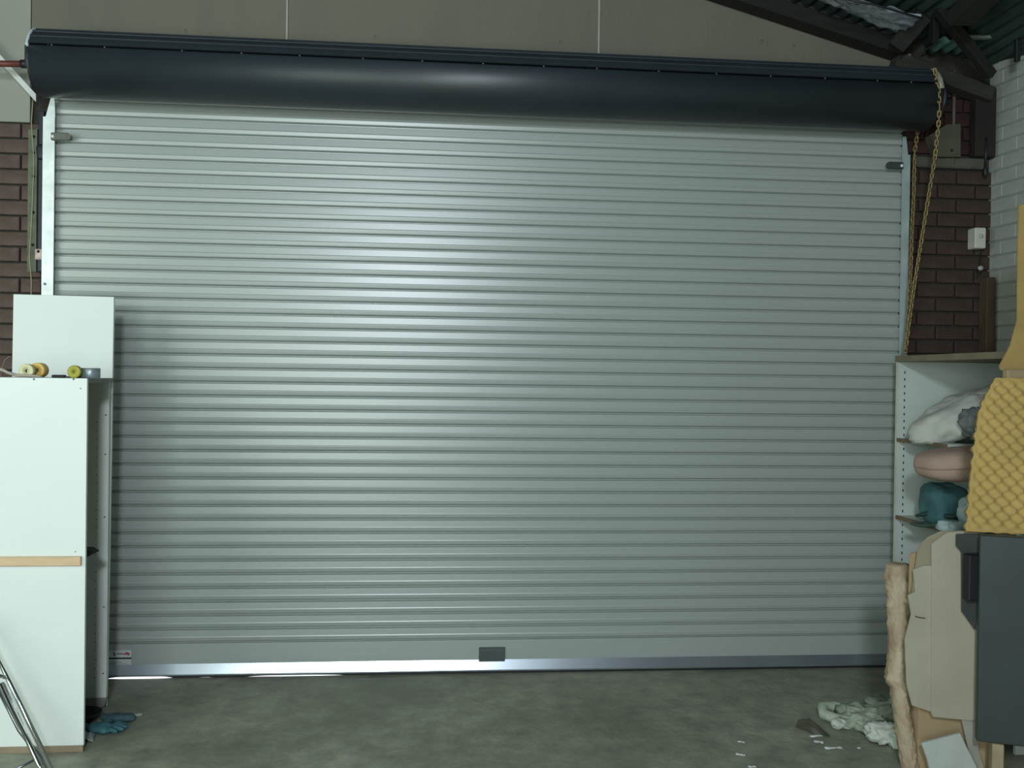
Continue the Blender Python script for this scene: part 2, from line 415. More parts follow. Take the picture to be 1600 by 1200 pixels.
def latch(g, px0, px1, py, m, flip):
    a, c = at(px0, py, D-.06), at(px1, py, D-.06)
    z = (a.z+c.z)/2; x0, x1 = a.x, c.x
    lm = MB()
    tip = x1 if flip > 0 else x0
    lm.box((min(x0, x1)+(.0 if flip > 0 else .012), D-.070, z-.020), (max(x0, x1)-(.012 if flip > 0 else 0), D-.052, z+.022), .004)
    lm.prism([(tip-.014*flip, z+.022), (tip, z+.010), (tip, z-.008), (tip-.014*flip, z-.020)], 'y', D-.070, D-.052)
    o = fix(lm.build('latch', m, g, label='grey stop latch'))
    b = MB()
    xm = x0+.012 if flip > 0 else x1-.012
    b.lathe([(0, .006), (.009, .005), (.010, -.002)], 10, T(xm, D-.071, z) @ Matrix.Rotation(-pi/2, 4, 'X') @ Matrix.Rotation(pi, 4, 'X'))
    b.build('bolt', galvw, o)
latch(gl, 80, 111, 214, mat('latch_grey', (.12, .13, .10), .5, .3), 1)
latch(gr, 1385, 1411, 259, mat('latch_dark', (.05, .065, .055), .5, .3), -1)
for z_ in (2.2, 1.6, 1.0, .4):
    MB().lathe([(0, .004), (.007, .003), (.008, -.003)], 8, T(-2.078, D-.052, z_) @ Matrix.Rotation(-pi/2, 4, 'X') @ Matrix.Rotation(pi, 4, 'X')).build('bolt', galv, gl)

# dark packing strips beside the left guide
fix(MB().box((-2.135, D-.012, 2.27), (-2.105, WY-.02, 3.16), .003).build('packing_bar', blue_black, None, loc=(-2.12, D, 2.27), label='upper blue black steel bar beside the bright guide rail', cat='bar'))
fix(MB().box((-2.142, D-.010, .0), (-2.108, WY-.02, 1.93), .003).build('packing_bar', mat('teal_black_steel', (.03, .045, .055), .5), None, loc=(-2.12, D, 0), label='lower slate coloured steel bar beside the bright guide rail', cat='bar'))
ai = empty('angle_iron', (-2.17, D, 2.27), 'drab green perforated angle iron fixed to the brown bricks left of the door', 'angle iron')
fix(MB().prism([(-2.195, D+.004), (-2.145, D+.004), (-2.145, D-.02), (-2.139, D-.02), (-2.139, D+.012), (-2.195, D+.012)], 'z', 2.27, 3.06).build('angle', mat('drab_green', (.12, .13, .085), .7, var=.3, scale=14), ai))
for z_ in (2.42, 2.6, 2.80, 2.93, 3.02):
    MB().lathe([(0, .003), (.008, .003), (.008, -.002)], 8, T(-2.165, D+.003, z_) @ Matrix.Rotation(-pi/2, 4, 'X') @ Matrix.Rotation(pi, 4, 'X')).build('bolt', darkhole, ai)
cb = MB().blob((-2.112, D-.022, 2.93), (.03, .016, .042), .7, 14, 10, .2, 30)
cb.build('bolt_lump', blue_black, None, loc=(-2.112, D-.02, 2.93), label='dark bolt lug clamped on the bar by the top of the left guide rail', cat='lug')
jb = empty('terminal_block', (-2.122, D-.02, 2.36), 'small dirty pink and white terminal block beside the left guide rail', 'terminal block')
fix(MB().box((-2.142, D-.032, 2.335), (-2.104, D-.012, 2.395), .005).build('body', mat('pinkish_white', (.55, .42, .38), .6, var=.3, scale=40), jb))
MB().lathe([(0, .004), (.007, .003), (.008, -.002)], 8, T(-2.122, D-.033, 2.38) @ Matrix.Rotation(pi/2, 4, 'X')).build('screw', darkhole, jb)
cdl = [at(52, 150, D-.02), at(49, 190, D-.02), at(53, 250, D-.02), at(51, 310, D-.02), at(48, 370, D-.02), at(46, 400, D-.02), at(49, 440, D-.02), at(48, 500, D-.02)]
MB().tube(cdl, .0028, 6).build('cord', mat('cream_cord', (.35, .31, .2), .8), None, loc=tuple(cdl[0]), label='thin cream cord hanging down in front of the brown bricks at the left', cat='cord')

# ------------------------------------------------------------------ drum cover
YC, ZC, R_ = 5.335, 3.352, .170
HX0, HX1 = -2.045, 2.890
hood = empty('shutter_drum', (.4, YC, ZC-R_), 'long dark charcoal roller drum cover with a ribbed top above the shutter', 'drum cover')
cv = MB(); pts = []
N = 64
def ring(th, r): return (YC-r*cos(th), ZC+r*sin(th))
for i in range(N+1):
    th = math.radians(-178+196*i/N); pts.append(ring(th, R_))
pin = [ring(math.radians(-178+196*i/N), R_-.004) for i in range(N+1)]
def strip(outer, inner, x0, x1, smooth=True):
    m = MB(); n = len(outer)
    vs = [(x0, y, z) for y, z in outer]+[(x1, y, z) for y, z in outer]+[(x0, y, z) for y, z in inner]+[(x1, y, z) for y, z in inner]
    fs = []
    for i in range(n-1):
        fs += [(i, n+i, n+i+1, i+1), (2*n+i, 2*n+i+1, 3*n+i+1, 3*n+i), (i, i+1, 2*n+i+1, 2*n+i), (n+i, 3*n+i, 3*n+i+1, n+i+1)]
    fs += [(0, 2*n, 3*n, n), (n-1, 2*n-1, 4*n-1, 3*n-1)]
    return m.add(vs, fs, smooth)
strip(pts, pin, HX0, HX1).build('cover_sheet', darkm, hood)
# ribbed upper cover
tp = []; ti = []
for i in range(121):
    th = math.radians(20+125*i/120); d = math.degrees(th)-20
    ph = (d % 15.5)
    rr_ = R_+.006+(.006 if ph < 3.2 else 0)
    tp.append(ring(th, rr_)); ti.append(ring(th, R_+.001))
# flashing back to the wall
tp += [(WY-.037, ZC+.13)]; ti += [(WY-.037, ZC+.124)]
strip(tp, ti, HX0+.0, HX1-.02, False).build('ribbed_cover', mat('ribbed_charcoal', (.022, .03, .036), .6, var=.1, spec=.3), hood)
for px in (80, 163, 284, 377, 468, 567, 660, 755, 850, 933, 1030, 1120, 1205, 1290, 1372, 1425):
    X = at(px, 100, 5.17).x
    th = math.radians(18.5)
    y, z = ring(th, R_)
    MB().blob((X, y, z), (.006, .005, .005), 1, 8, 6).build('rivet', mat('dull_rivet', (.12, .13, .13), .4, .5), hood)
# end discs
for (x0, x1, nm_) in ((HX0-.012, HX0, 'end_plate'), (HX1-.03, HX1-.02, 'end_plate')):
    m = MB(); n = 40
    vs = [(x, YC-(R_-.006)*cos(2*pi*i/n), ZC+(R_-.006)*sin(2*pi*i/n)) for x in (x0, x1) for i in range(n)]
    fs = [tuple(range(n)), tuple(range(2*n-1, n-1, -1))]+[(i, n+i, n+(i+1) % n, (i+1) % n) for i in range(n)]
    fix(m.add(vs, fs).build(nm_, black, hood))
# pale worn rim at the right end, white edge at the left end
o1 = [ring(math.radians(8+75*i/24), R_+.010) for i in range(25)]; i1 = [ring(math.radians(8+75*i/24), R_-.004) for i in range(25)]
strip(o1, i1, HX1-.018, HX1+.006).build('worn_rim', mat('worn_white', (.36, .36, .3), .8, var=.25, scale=30), hood, label='pale worn rim at the right end')
o1 = [ring(math.radians(15+70*i/24), R_+.012) for i in range(25)]; i1 = [ring(math.radians(15+70*i/24), R_-.02) for i in range(25)]
strip(o1, i1, HX0-.012, HX0-.001).build('worn_rim', mat('white_edge', (.6, .66, .66), .5), hood, label='bright white rim at the left end')
# left bracket, barrel lug
fix(MB().box((HX0-.030, YC-.14, ZC-.06), (HX0-.012, WY-.04, ZC+.06), .004).build('bracket', black, hood))
# right chain wheel, axle
cwx = HX1+.028
R90 = Matrix.Rotation(pi/2, 4, 'Y')
MB().lathe([(.0, -.02), (.13, -.02), (.145, -.014), (.135, -.006), (.135, .006), (.145, .014), (.13, .02), (0, .02)], 36, T(cwx, YC, ZC) @ R90).build('chain_wheel', black, hood, label='black chain wheel at the right end')
MB().lathe([(0, -.06), (.02, -.06), (.02, .06), (0, .06)], 16, T(cwx+.04, YC, ZC) @ R90).build('axle', black, hood)
pl = at(1450, 196, 5.50); pl2 = at(1498, 247, 5.50)
bp = empty('mounting_plate', (3.1, 5.5, 3.05), 'cream steel mounting plate behind the chain at the right end of the drum', 'plate')
bx = [(at(1451, 212, 5.52)), at(1476, 196, 5.52), at(1498, 195, 5.52), at(1498, 246, 5.52), at(1463, 246, 5.52)]
fix(MB().prism([(p.x, p.z) for p in bx], 'y', 5.50, WY-.03).build('plate', mat('cream_steel', (.075, .075, .05), .6, var=.15, scale=10), bp))  # cream darkened in its base colour to stand for the corner shade
MB().lathe([(0, .004), (.008, .003), (.009, -.002)], 8, T(at(1487, 235, 5.5).x, 5.499, at(1487, 235, 5.5).z) @ Matrix.Rotation(pi/2, 4, 'X')).build('bolt', darkhole, bp)
p, q = at(1495, 108, 5.52), at(1495, 250, 5.52)
cnd = empty('conduit', (p.x, 5.54, q.z), 'thin grey brown conduit pipe running down the dark bricks right of the drum', 'conduit')
MB().tube([(p.x, 5.545, p.z), (p.x, 5.545, q.z-.02)], .010, 10).build('pipe', mat('conduit_grey', (.11, .10, .08), .6), cnd)
for zz in (3.2, 3.45): MB().tube([(p.x, 5.545, zz), (p.x, 5.545, zz+.02)], .014, 10).build('saddle', timberd, cnd)
# dark post in the corner and timber lower down
pt = at(1504, 128, 5.5); 
fix(MB().box((3.29, 5.50, 3.087), (3.42, 5.572, 3.50), .004).build('corner_post', mat('near_black_timber', (.02, .013, .012), .8, var=.3), None, loc=(3.35, 5.53, 3.087), label='short near-black post in the corner under the sloping beam', cat='post'))
fix(MB().box((3.372, 5.49, 0), (3.428, 5.572, 2.36), .004).build('corner_stud', mat('brown_stud', (.09, .06, .035), .8, var=.25), None, loc=(3.39, 5.53, 0), label='brown timber stud in the corner below the white switch box', cat='post'))
sb_ = empty('switch_box', (3.37, 5.5, 2.55), 'small white switch box in the corner beside the white brick wall', 'switch')
a, c = at(1522, 388, 5.50), at(1540, 356, 5.50)
fix(MB().box((a.x, 5.49, a.z), (c.x, 5.574, c.z), .006).build('body', mat('switch_white', (.58, .58, .5), .5), sb_))
MB().blob(((a.x+c.x)/2, 5.486, (a.z+c.z)/2+.01), (.012, .008, .012), .6, 12, 8).build('toggle', mat('switch_cream', (.45, .45, .38), .5), sb_)
pj = empty('pull_knob', tuple(at(1533, 420, 5.49)), 'little grey knob hanging in the corner below the white switch box', 'knob')
MB().blob(at(1532, 419, 5.475), (.016, .012, .014), .8, 12, 8).build('knob', mat('knob_grey', (.35, .36, .33), .4), pj)
MB().tube([at(1533, 390, 5.478), at(1532, 419, 5.478), at(1527, 432, 5.478)], .003, 6).build('wire', black, pj)
dk = MB(); dk.tube([at(1541, 215, 5.5), at(1540, 262, 5.5)], .008, 8); dk.blob(at(1540, 268, 5.5), (.016, .014, .03), .8, 12, 8, .2, 40)
dk.build('latch_stub', black, None, loc=tuple(at(1541, 215, 5.5)), label='black bolt stub against the white brick wall level with the drum bottom', cat='bolt')
fix(MB().box(tuple(at(1417, 116, 5.53)-Vector((0, .005, 0))), tuple(at(1423, 84, 5.53)+Vector((0, .03, 0))), .002).build('flashing_strip', mat('strip_pale', (.22, .25, .24), .6), None, loc=tuple(at(1417, 116, 5.53)), label='small pale upright strip above the right end of the drum', cat='strip'))

# ------------------------------------------------------------------ chain
chain = empty('hoist_chain', (2.88, 5.2, 1.8), 'long brassy hoist chain hanging in two strands right of the shutter', 'chain')
def link_mesh():
    m = MB(); path = []
    a, r = .0105, .0082
    for i in range(6): th = pi*i/5; path.append(Vector((r*cos(th), 0, a+r*sin(th))))
    for i in range(6): th = pi+pi*i/5; path.append(Vector((r*cos(th), 0, -a+r*sin(th))))
    vs = []; fs = []; n = len(path); sg = 5
    for i, p in enumerate(path):
        t = (path[(i+1) % n]-path[i-1]).normalized(); b = Vector((0, 1, 0)); nn = t.cross(b)
        for k in range(sg):
            th = 2*pi*k/sg; vs.append(p+nn*.0046*cos(th)+b*.0046*sin(th))
    for i in range(n):
        for k in range(sg): fs.append((i*sg+k, i*sg+(k+1) % sg, ((i+1) % n)*sg+(k+1) % sg, ((i+1) % n)*sg+k))
    return m.add(vs, fs, True)
lk = fix(link_mesh().build('link', brassy)); lk.parent = chain; first = [True]
off = chain.location
def run(pts):
    pts = [Vector(p) for p in pts]
    segs = [(pts[i+1]-pts[i]).length for i in range(len(pts)-1)]; tot = sum(segs); n = int(tot/.0265)
    for k in range(n):
        d = k*.0265; i = 0
        while d > segs[i] and i < len(segs)-1: d -= segs[i]; i += 1
        p = pts[i].lerp(pts[i+1], d/segs[i]); t = (pts[i+1]-pts[i]).normalized()
        if first[0]: o = lk; first[0] = False
        else: o = lk.copy(); C.objects.link(o); o.parent = chain
        R = t.to_track_quat('Z', 'X').to_matrix().to_4x4() @ rotz((k % 2)*pi/2+.6+random.uniform(-.15, .15))
        o.matrix_local = T(*(p-off)) @ R
run([at(1461, 112, 5.17), at(1466, 135, 5.17), at(1468, 170, 5.17), at(1466, 200, 5.18), at(1461, 245, 5.2), at(1452, 300, 5.21), at(1444, 350, 5.22), at(1431, 430, 5.24), at(1421, 500, 5.26), at(1414, 556, 5.27)])
run([at(1434, 205, 5.45), at(1429, 240, 5.44), at(1428, 300, 5.42), at(1425, 360, 5.40), at(1423, 430, 5.37), at(1419, 500, 5.33), at(1415, 556, 5.29)])
run([at(1411, 566, 5.36), at(1407, 620, 5.37), at(1403.5, 700, 5.38), at(1403, 790, 5.38), at(1402, 860, 5.38)])

# ------------------------------------------------------------------ left corner: brace and red pipe
fix(MB().add(*(lambda a, c, w_: ([a, a+w_, c+w_, c, a+Vector((0, .012, 0)), a+w_+Vector((0, .012, 0)), c+w_+Vector((0, .012, 0)), c+Vector((0, .012, 0))], [(0, 1, 2, 3), (4, 7, 6, 5), (0, 4, 5, 1), (1, 5, 6, 2), (2, 6, 7, 3), (3, 7, 4, 0)]))(at(-30, 52, 5.50), at(56, 147, 5.50), Vector((.0, 0, -.042)))).build('brace', mat('white_metal', (.62, .64, .6), .5), None, loc=tuple(at(0, 85, 5.5)), label='white diagonal brace strip left of the drum end', cat='brace'))
rp = empty('red_pipe', tuple(at(0, 100, 5.3)), 'short red steel pipe entering the left end of the drum', 'pipe')
yp = 5.335
MB().tube([at(-40, 99, yp), at(36, 100, yp)], .017, 12).build('pipe', mat('red_oxide', (.16, .045, .035), .55, .2, var=.25, scale=20), rp)
MB().tube([at(33, 100, yp), at(44, 100, yp)], .023, 12).build('collar', black, rp)

# ================================================================== LEFT CABINET
def holes(parent, x, y, zs, r=.0025, face=-1):
    m = MB()
    for z in zs: m.lathe([(0, 0), (r, 0), (r, .0006)], 6, T(x, y, z) @ Matrix.Rotation(pi/2, 4, 'X'))
    return m.build('pin_hole', darkhole, parent, kind='stuff')
cab = empty('shelf_unit', (-1.8, 4.78, 0), 'tall white shelf unit at the left with a pine strip across its side', 'shelf unit')
yn, yf, ht = 4.489, 5.064, 1.690
o = fix(MB().box((-2.15, yn, .030), (-1.507, yn+.018, ht), .0015).build('side_panel', lam, cab, label='bright white near side panel'))
m = MB()
for px in (53, 115): p = at(px, 592.5, yn-.0005); m.lathe([(0, 0), (.0045, 0), (.0045, .001)], 8, T(p.x, yn-.0005, p.z) @ Matrix.Rotation(pi/2, 4, 'X'))
for px, py in ((126, 607), (118, 862)): p = at(px, py, yn); m.lathe([(0, 0), (.003, 0), (.003, .001)], 6, T(p.x, yn-.0005, p.z) @ Matrix.Rotation(pi/2, 4, 'X'))
m.build('screw', mat('screw_grey', (.15, .15, .13), .5), o)
fix(MB().box((-2.15, yn, .0), (-1.510, yn+.018, .030), .001).build('side_foot', mat('swollen_chipboard', (.27, .21, .14), .9, bump=.4), cab, label='brown swollen bottom edge of the near panel'))
far = fix(MB().box((-2.15, yf, .055), (-1.591, yf+.018, ht-.02), .0015).build('side_panel', lamw, cab, label='drilled far side panel'))
holes(far, -1.649, yf-.0008, [.16+i*.045 for i in range(30)])
holes(far, -1.607, yf-.0008, [.18, .52, .98, 1.3, 1.5], .004)
fix(MB().prism([(-2.15, 0), (-1.64, 0), (-1.60, .012), (-1.588, .055), (-2.15, .055)], 'y', yf, yf+.018).build('side_foot', dirty, cab, label='grimy worn foot of the far panel'))
fix(MB().prism([(-2.15, yn+.018), (-1.512, yn+.018), (-1.575, yf+.018), (-2.15, yf+.018)], 'z', ht-.022, ht-.001).build('top_panel', mat('grey_top', (.26, .27, .24), .6), cab))
fix(MB().box((-2.168, yn, 0), (-2.15, yf+.018, ht), .0015).build('back_panel', lamw, cab))
fix(MB().prism([(-2.15, yn+.018), (-1.66, yn+.018), (-1.70, yf), (-2.15, yf)], 'z', .83, .848).build('shelf', lamw, cab))
fix(MB().prism([(-2.15, yn+.018), (-1.78, yn+.018), (-1.78, yf), (-2.15, yf)], 'z', .06, .078).build('shelf', dirty, cab))
fix(MB().box((-2.15, yn-.018, .846), (-1.522, yn, .888), .003).build('batten', pine, cab, label='pine strip across the near panel'))
bd = fix(MB().box((-2.098, yf+.045, .0), (-1.602, yf+.063, 2.108), .0015, M=T(-1.8, yf+.05, 0) @ Matrix.Rotation(math.radians(.42), 4, 'Y') @ T(1.8, -yf-.05, 0)).build('loose_board', lam, None, loc=(-1.82, yf+.05, 0), label='loose plain white board standing upright behind the shelf unit', cat='board'))
# things in and on the cabinet
tr = empty('trowel', (-1.66, 4.75, .85), 'black pointed trowel blade poking out of the shelf unit past the pine strip', 'trowel')
p = at(155, 881, 4.70)
fix(MB().add([(p.x-.16, 4.66, .852), (p.x-.16, 4.75, .852), (p.x-.04, 4.745, .852), (p.x, 4.70, .872), (p.x-.04, 4.66, .852), (p.x-.16, 4.66, .886), (p.x-.16, 4.75, .886), (p.x-.04, 4.745, .884), (p.x-.002, 4.70, .876), (p.x-.04, 4.66, .884)],
   [(0, 1, 2, 3, 4), (9, 8, 7, 6, 5), (0, 5, 6, 1), (1, 6, 7, 2), (2, 7, 8, 3), (3, 8, 9, 4), (4, 9, 5, 0)]).build('blade', black, tr))
fix(MB().tube([(p.x-.15, 4.705, .87), (p.x-.27, 4.705, .87)], .014, 10).build('handle', timberd, tr))
bw = empty('bowl', (-1.645, 4.87, 0), 'dark round bowl at the foot of the white shelf unit', 'bowl')
MB().lathe([(0, .004), (.05, .004), (.085, .03), (.095, .05), (.089, .05), (.08, .034), (.045, .012), (0, .012)], 28, T(-1.645, 4.87, .0)).build('body', rubber, bw)
# teal glove and shoe scraps on the floor
teal = mat('teal_cloth', (.04, .13, .15), .8, var=.3, scale=30, bump=.4)
gv = empty('work_glove', (-1.53, 4.84, 0), 'teal blue work glove lying on the floor beside the white shelf unit', 'glove')
g = MB(); g.blob((-1.545, 4.80, .022), (.075, .05, .022), .9, 24, 14, .25, 22, 2)
g.build('palm', teal, gv)
for i, (dx, dy, L) in enumerate(((.055, .035, .055), (.065, .012, .06), (.062, -.012, .056), (.05, -.034, .045), (-.01, .055, .05))):
    c = Vector((-1.545+dx*.8, 4.80+dy, .020)); d = Vector((1, dy*6, 0)).normalized() if i < 4 else Vector((.6, 1, 0)).normalized()
    MB().tube([c, c+d*L*.5+Vector((0, 0, .008)), c+d*L, c+d*(L+.008)-Vector((0, 0, .004))], [.013, .012, .010, .004], 8).build('finger', teal, gv)
MB().lathe([(.045, -.03), (.048, 0), (.044, .002), (.041, -.03)], 16, T(-1.615, 4.79, .024) @ Matrix.Rotation(pi/2, 4, 'Y') @ Matrix.Diagonal((.42, 1, 1, 1)), True).build('cuff', mat('cuff_grey', (.2, .26, .25), .8), gv)
gv.location += Vector((.035, -.075, 0))
g2 = MB(); g2.blob((-1.475, 4.87, .022), (.085, .035, .02), .8, 24, 12, .3, 20, 5)
g2.build('rolled_cloth', mat('blue_grey_cloth', (.045, .085, .105), .85, var=.3, scale=30), None, loc=(-1.475, 4.87, 0), label='blue grey rolled cloth on the floor behind the teal glove', cat='cloth')
kf = empty('putty_knife', (-1.46, 4.93, 0), 'small putty knife with a pale handle on the floor right of the teal glove', 'putty knife')
fix(MB().tube([(-1.445, 4.90, .012), (-1.415, 4.915, .013), (-1.375, 4.93, .012)], [.007, .010, .007], 8).build('handle', mat('pale_handle', (.42, .42, .38), .5), kf))
fix(MB().prism([(-1.445, 4.894), (-1.445, 4.906), (-1.475, 4.902), (-1.475, 4.874)], 'z', .008, .0105).build('blade', black, kf))
pw = MB(); 
def pg(u, v): return Vector((-1.60+u*.10-v*.03, 4.60+v*.13, .003+.02*abs(noise.noise(Vector((u*4, v*4, 1))))+.03*(1-u)))
pw.grid(pg, 14, 14, .002)
pw.build('paper_sheet', mat('grey_paper', (.34, .39, .37), .7), None, loc=(-1.6, 4.6, 0), label='crumpled grey white paper peeking out at the foot of the shelf unit', cat='paper')

zt = ht
def tape(name, c, R1, R2, wd, m, label, axis, cat='tape roll', group=None, m2=None):
    t = empty(name, (c[0], c[1], zt), label, cat, group)
    Mx = T(*c) @ (Matrix.Rotation(pi/2, 4, 'X') if axis == 'y' else Matrix.Identity(4))
    MB().lathe([(R2, -wd/2), (R1-.002, -wd/2), (R1, -wd/2+.002), (R1, wd/2-.002), (R1-.002, wd/2), (R2, wd/2)], 28, Mx, True).build('tape', m, t)
    MB().lathe([(R2-.003, -wd/2), (R2, -wd/2), (R2, wd/2), (R2-.003, wd/2)], 24, Mx, True).build('core', m2 or mat('card_core', (.3, .24, .15), .8), t)
    return t
tape('tape_roll', (at(43, 580, 4.56).x, 4.56, zt+.030), .032, .012, .035, mat('cream_tape', (.62, .60, .34), .5), 'cream tape roll on the shelf unit, left of the orange one', 'y', m2=mat('cream_core', (.5, .48, .3), .7))
tape('tape_roll', (at(61, 580, 4.62).x, 4.62, zt+.034), .034, .014, .06, mat('orange_tape', (.72, .47, .12), .5), 'orange yellow tape roll standing behind the cream one on the shelf unit', 'y', m2=mat('orange_core', (.6, .4, .12), .7))
tape('tape_roll', (at(117, 582, 4.54).x, 4.54, zt+.029), .029, .006, .03, mat('olive_tape', (.34, .32, .03), .5), 'olive yellow tape roll on edge on the shelf unit', 'y', m2=mat('olive_core', (.22, .2, .03), .7))
tape('tape_roll', (at(150, 583, 4.66).x-.005, 4.60, zt+.024), .043, .030, .046, mat('duct_tape', (.25, .29, .31), .35, .4, var=.25, scale=25), 'silver duct tape roll lying flat at the shelf unit corner', 'z')
fx0, fx1 = at(74, 588, 4.53).x, at(134, 588, 4.53).x
fl_ = empty('flat_file', (fx0, 4.57, zt), 'flat black file lying along the top of the white shelf unit', 'file')
fix(MB().box((fx0, 4.575, zt), (fx0+.06, 4.60, zt+.014), .004).build('handle', rubber, fl_))
fix(MB().box((fx0+.06, 4.577, zt), (fx1, 4.597, zt+.008), .001).build('blade', black, fl_))
rp_ = MB().tube([at(-12, 575, 4.55), at(4, 578, 4.55), at(14, 583, 4.55), at(26, 586, 4.55), at(45, 587, 4.53), at(60, 588, 4.53), at(68, 590.5, 4.53)], [.008, .008, .007, .007, .007, .006, .003], 8)
rp_.build('rope', mat('grey_rope', (.36, .31, .25), .9, var=.25, scale=60), None, loc=(-1.85, 4.55, zt), label='greyish rope end lying on the shelf unit in front of the cream roll', cat='rope')
MB().tube([at(1, 588, 4.6), at(3, 575, 4.62), at(7, 563, 4.64), at(14, 557, 4.64), at(17, 558, 4.64)], .0016, 5).build('wire', mat('pink_wire', (.3, .17, .14), .6), None, loc=tuple(at(1, 588, 4.6)), label='thin reddish wire curling up from the far left of the shelf unit top', cat='wire')

# chrome tube frame leaning at the lower left
tf = empty('tube_frame', (-1.66, 4.1, 0), 'chrome tubular folding frame in the bottom left corner before the white unit', 'folding frame')
def ext(a, b_, k): return b_+(b_-a)*k
a, c = at(0, 1034, 4.30), at(83, 1208, 4.10); MB().tube([ext(c, a, .5), c], .0105, 12).build('tube', chrome, tf)
a, c = at(3, 1068, 4.25), at(66, 1206, 4.05); MB().tube([a, a.lerp(c, .93), c], .0105, 12).build('tube', chrome, tf)
a, c = at(-3, 1075, 4.33), at(80, 1206, 4.22); MB().tube([a, a.lerp(c, .45)+Vector((-.01, 0, -.02)), c], .009, 12).build('tube', mat('dark_chrome', (.25, .28, .28), .3, .9), tf, label='darker rear tube')
MB().tube([at(-20, 1052, 4.24), at(8, 1058, 4.24)], .009, 10).build('pivot', chrome, tf)
a, c = at(25, 1200, 4.2), at(56, 1186, 4.2); MB().tube([at(5, 1212, 4.15), c], .006, 10).build('foot_bar', mat('dark_chrome', (.2, .2, .2), .3), tf)

# ================================================================== RIGHT SHELF UNIT
ru = empty('shelf_unit', (3.0, 4.75, 0), 'open white shelf unit against the right wall holding pillows and cloth', 'shelf unit')
RY, RN, RX0, RX1 = 5.30, 4.20, 2.725, 3.36
lamr = mat('shelf_white', (.52, .57, .53), .5, var=.04)
brd = mat('brown_edge', (.16, .12, .07), .7, var=.2, scale=14)
fp = fix(MB().box((RX0, RY, 0), (RX1, RY+.018, 1.838), .001).build('side_panel', lamr, ru))
fix(MB().box((RX0-.004, RY-.002, .0), (RX0, RY+.018, 1.838)).build('edge_strip', lame, fp))
m = MB()
for i in range(39): m.box((RX0+.037, RY-.003, .25+i*.040), (RX0+.042, RY, .25+i*.040+.014))
m.build('pin_hole', darkhole, fp, kind='stuff')
np_ = fix(MB().box((RX0+.03, RN, 0), (RX1+.13, RN+.018, 1.838), .001).build('side_panel', lamr, ru))
top = fix(MB().box((RX0-.01, RN-.01, 1.838), (RX1+.05, RY+.02, 1.872), .002).build('top_panel', mat('brown_board', (.19, .16, .10), .7, var=.15, scale=8), ru))
fix(MB().box((RX1, RN+.02, 0), (RX1+.012, RY, 1.838)).build('back_panel', lamr, ru))
for z_, nm_ in ((1.380, 'shelf'), (.935, 'shelf'), (.48, 'shelf'), (.06, 'shelf')):
    RE = 4.80 if z_ == 1.380 else RN+.02          # the upper shelf board stops short
    s_ = fix(MB().prism([(RX0+.01, RY), (RX0+.02, RE), (RX1, RE), (RX1, RY)], 'z', z_, z_+.018).build(nm_, lamr, ru))
    fix(MB().prism([(RX0-.004, RY), (RX0+.006, RE), (RX0+.02, RE), (RX0+.01, RY)], 'z', z_-.001, z_+.019).build('edge_strip', brd, s_))

# contents, resting on shelves z 1.398 / .953
Z2, Z3 = 1.398, .953
cream = mat('cream_cotton', (.50, .51, .45), .85, var=.06, scale=14, bump=.25, bscale=18)
Rp = Matrix.Rotation(math.radians(-24), 3, 'Y')
pm = MB(); pm.blob((2.965, 5.02, Z2+.150), (.30, .20, .100), .75, 60, 36, .22, 9, 3, M=Rp, ridge=.5)
pm.build('pillow', cream, None, loc=(2.96, 5.0, Z2), label='plump wrinkled cream pillow tilted on the upper shelf of the right unit', cat='pillow')
pm = MB(); pm.blob((2.90, 4.74, Z2+.100), (.105, .075, .090), .75, 40, 26, .45, 16, 8, M=Matrix.Rotation(.5, 3, 'Y'), ridge=.8)
pm.build('bundled_cloth', mat('dark_grey_cloth', (.15, .165, .16), .85, var=.3, scale=22, bump=.3), None, loc=(2.88, 4.76, Z2), label='dark grey bundled cloth in front of the cream pillow', cat='cloth')
pm = MB(); pm.blob((3.02, 4.63, Z2+.120), (.15, .09, .115), .7, 40, 26, .35, 11, 4, ridge=.7)
pm.build('plastic_bag', mat('pale_blue_plastic', (.50, .58, .62), .35, var=.12, scale=12), None, loc=(3.0, 4.65, Z2), label='pale bluish white plastic bag beside the dark grey cloth', cat='bag')
# beige cushion roll, end facing left
pm = MB(); pm.blob((2.80, 4.62, 1.316), (.30, .16, .086), .62, 56, 30, .05, 6, 2, M=Matrix.Rotation(math.radians(-4), 3, 'Y'))
cush = pm.build('cushion', mat('dusty_pink', (.40, .28, .215), .8, var=.07, scale=8, bump=.2, bscale=60), None, loc=(2.8, 4.62, 1.23), label='thick dusty pink seat cushion jutting out below the upper shelf', cat='cushion')
seam = []
for i in range(40):
    th = pi*.55+pi*.9*i/39
    seam.append(Matrix.Rotation(math.radians(-4), 3, 'Y') @ Vector((.303*math.copysign(abs(cos(th))**.62, cos(th)), .162*math.copysign(abs(sin(th))**.62, sin(th)), -.004))+Vector((2.80, 4.62, 1.316)))
MB().tube(seam, .003, 6).build('piping', mat('pink_piping', (.34, .235, .18), .8), cush)
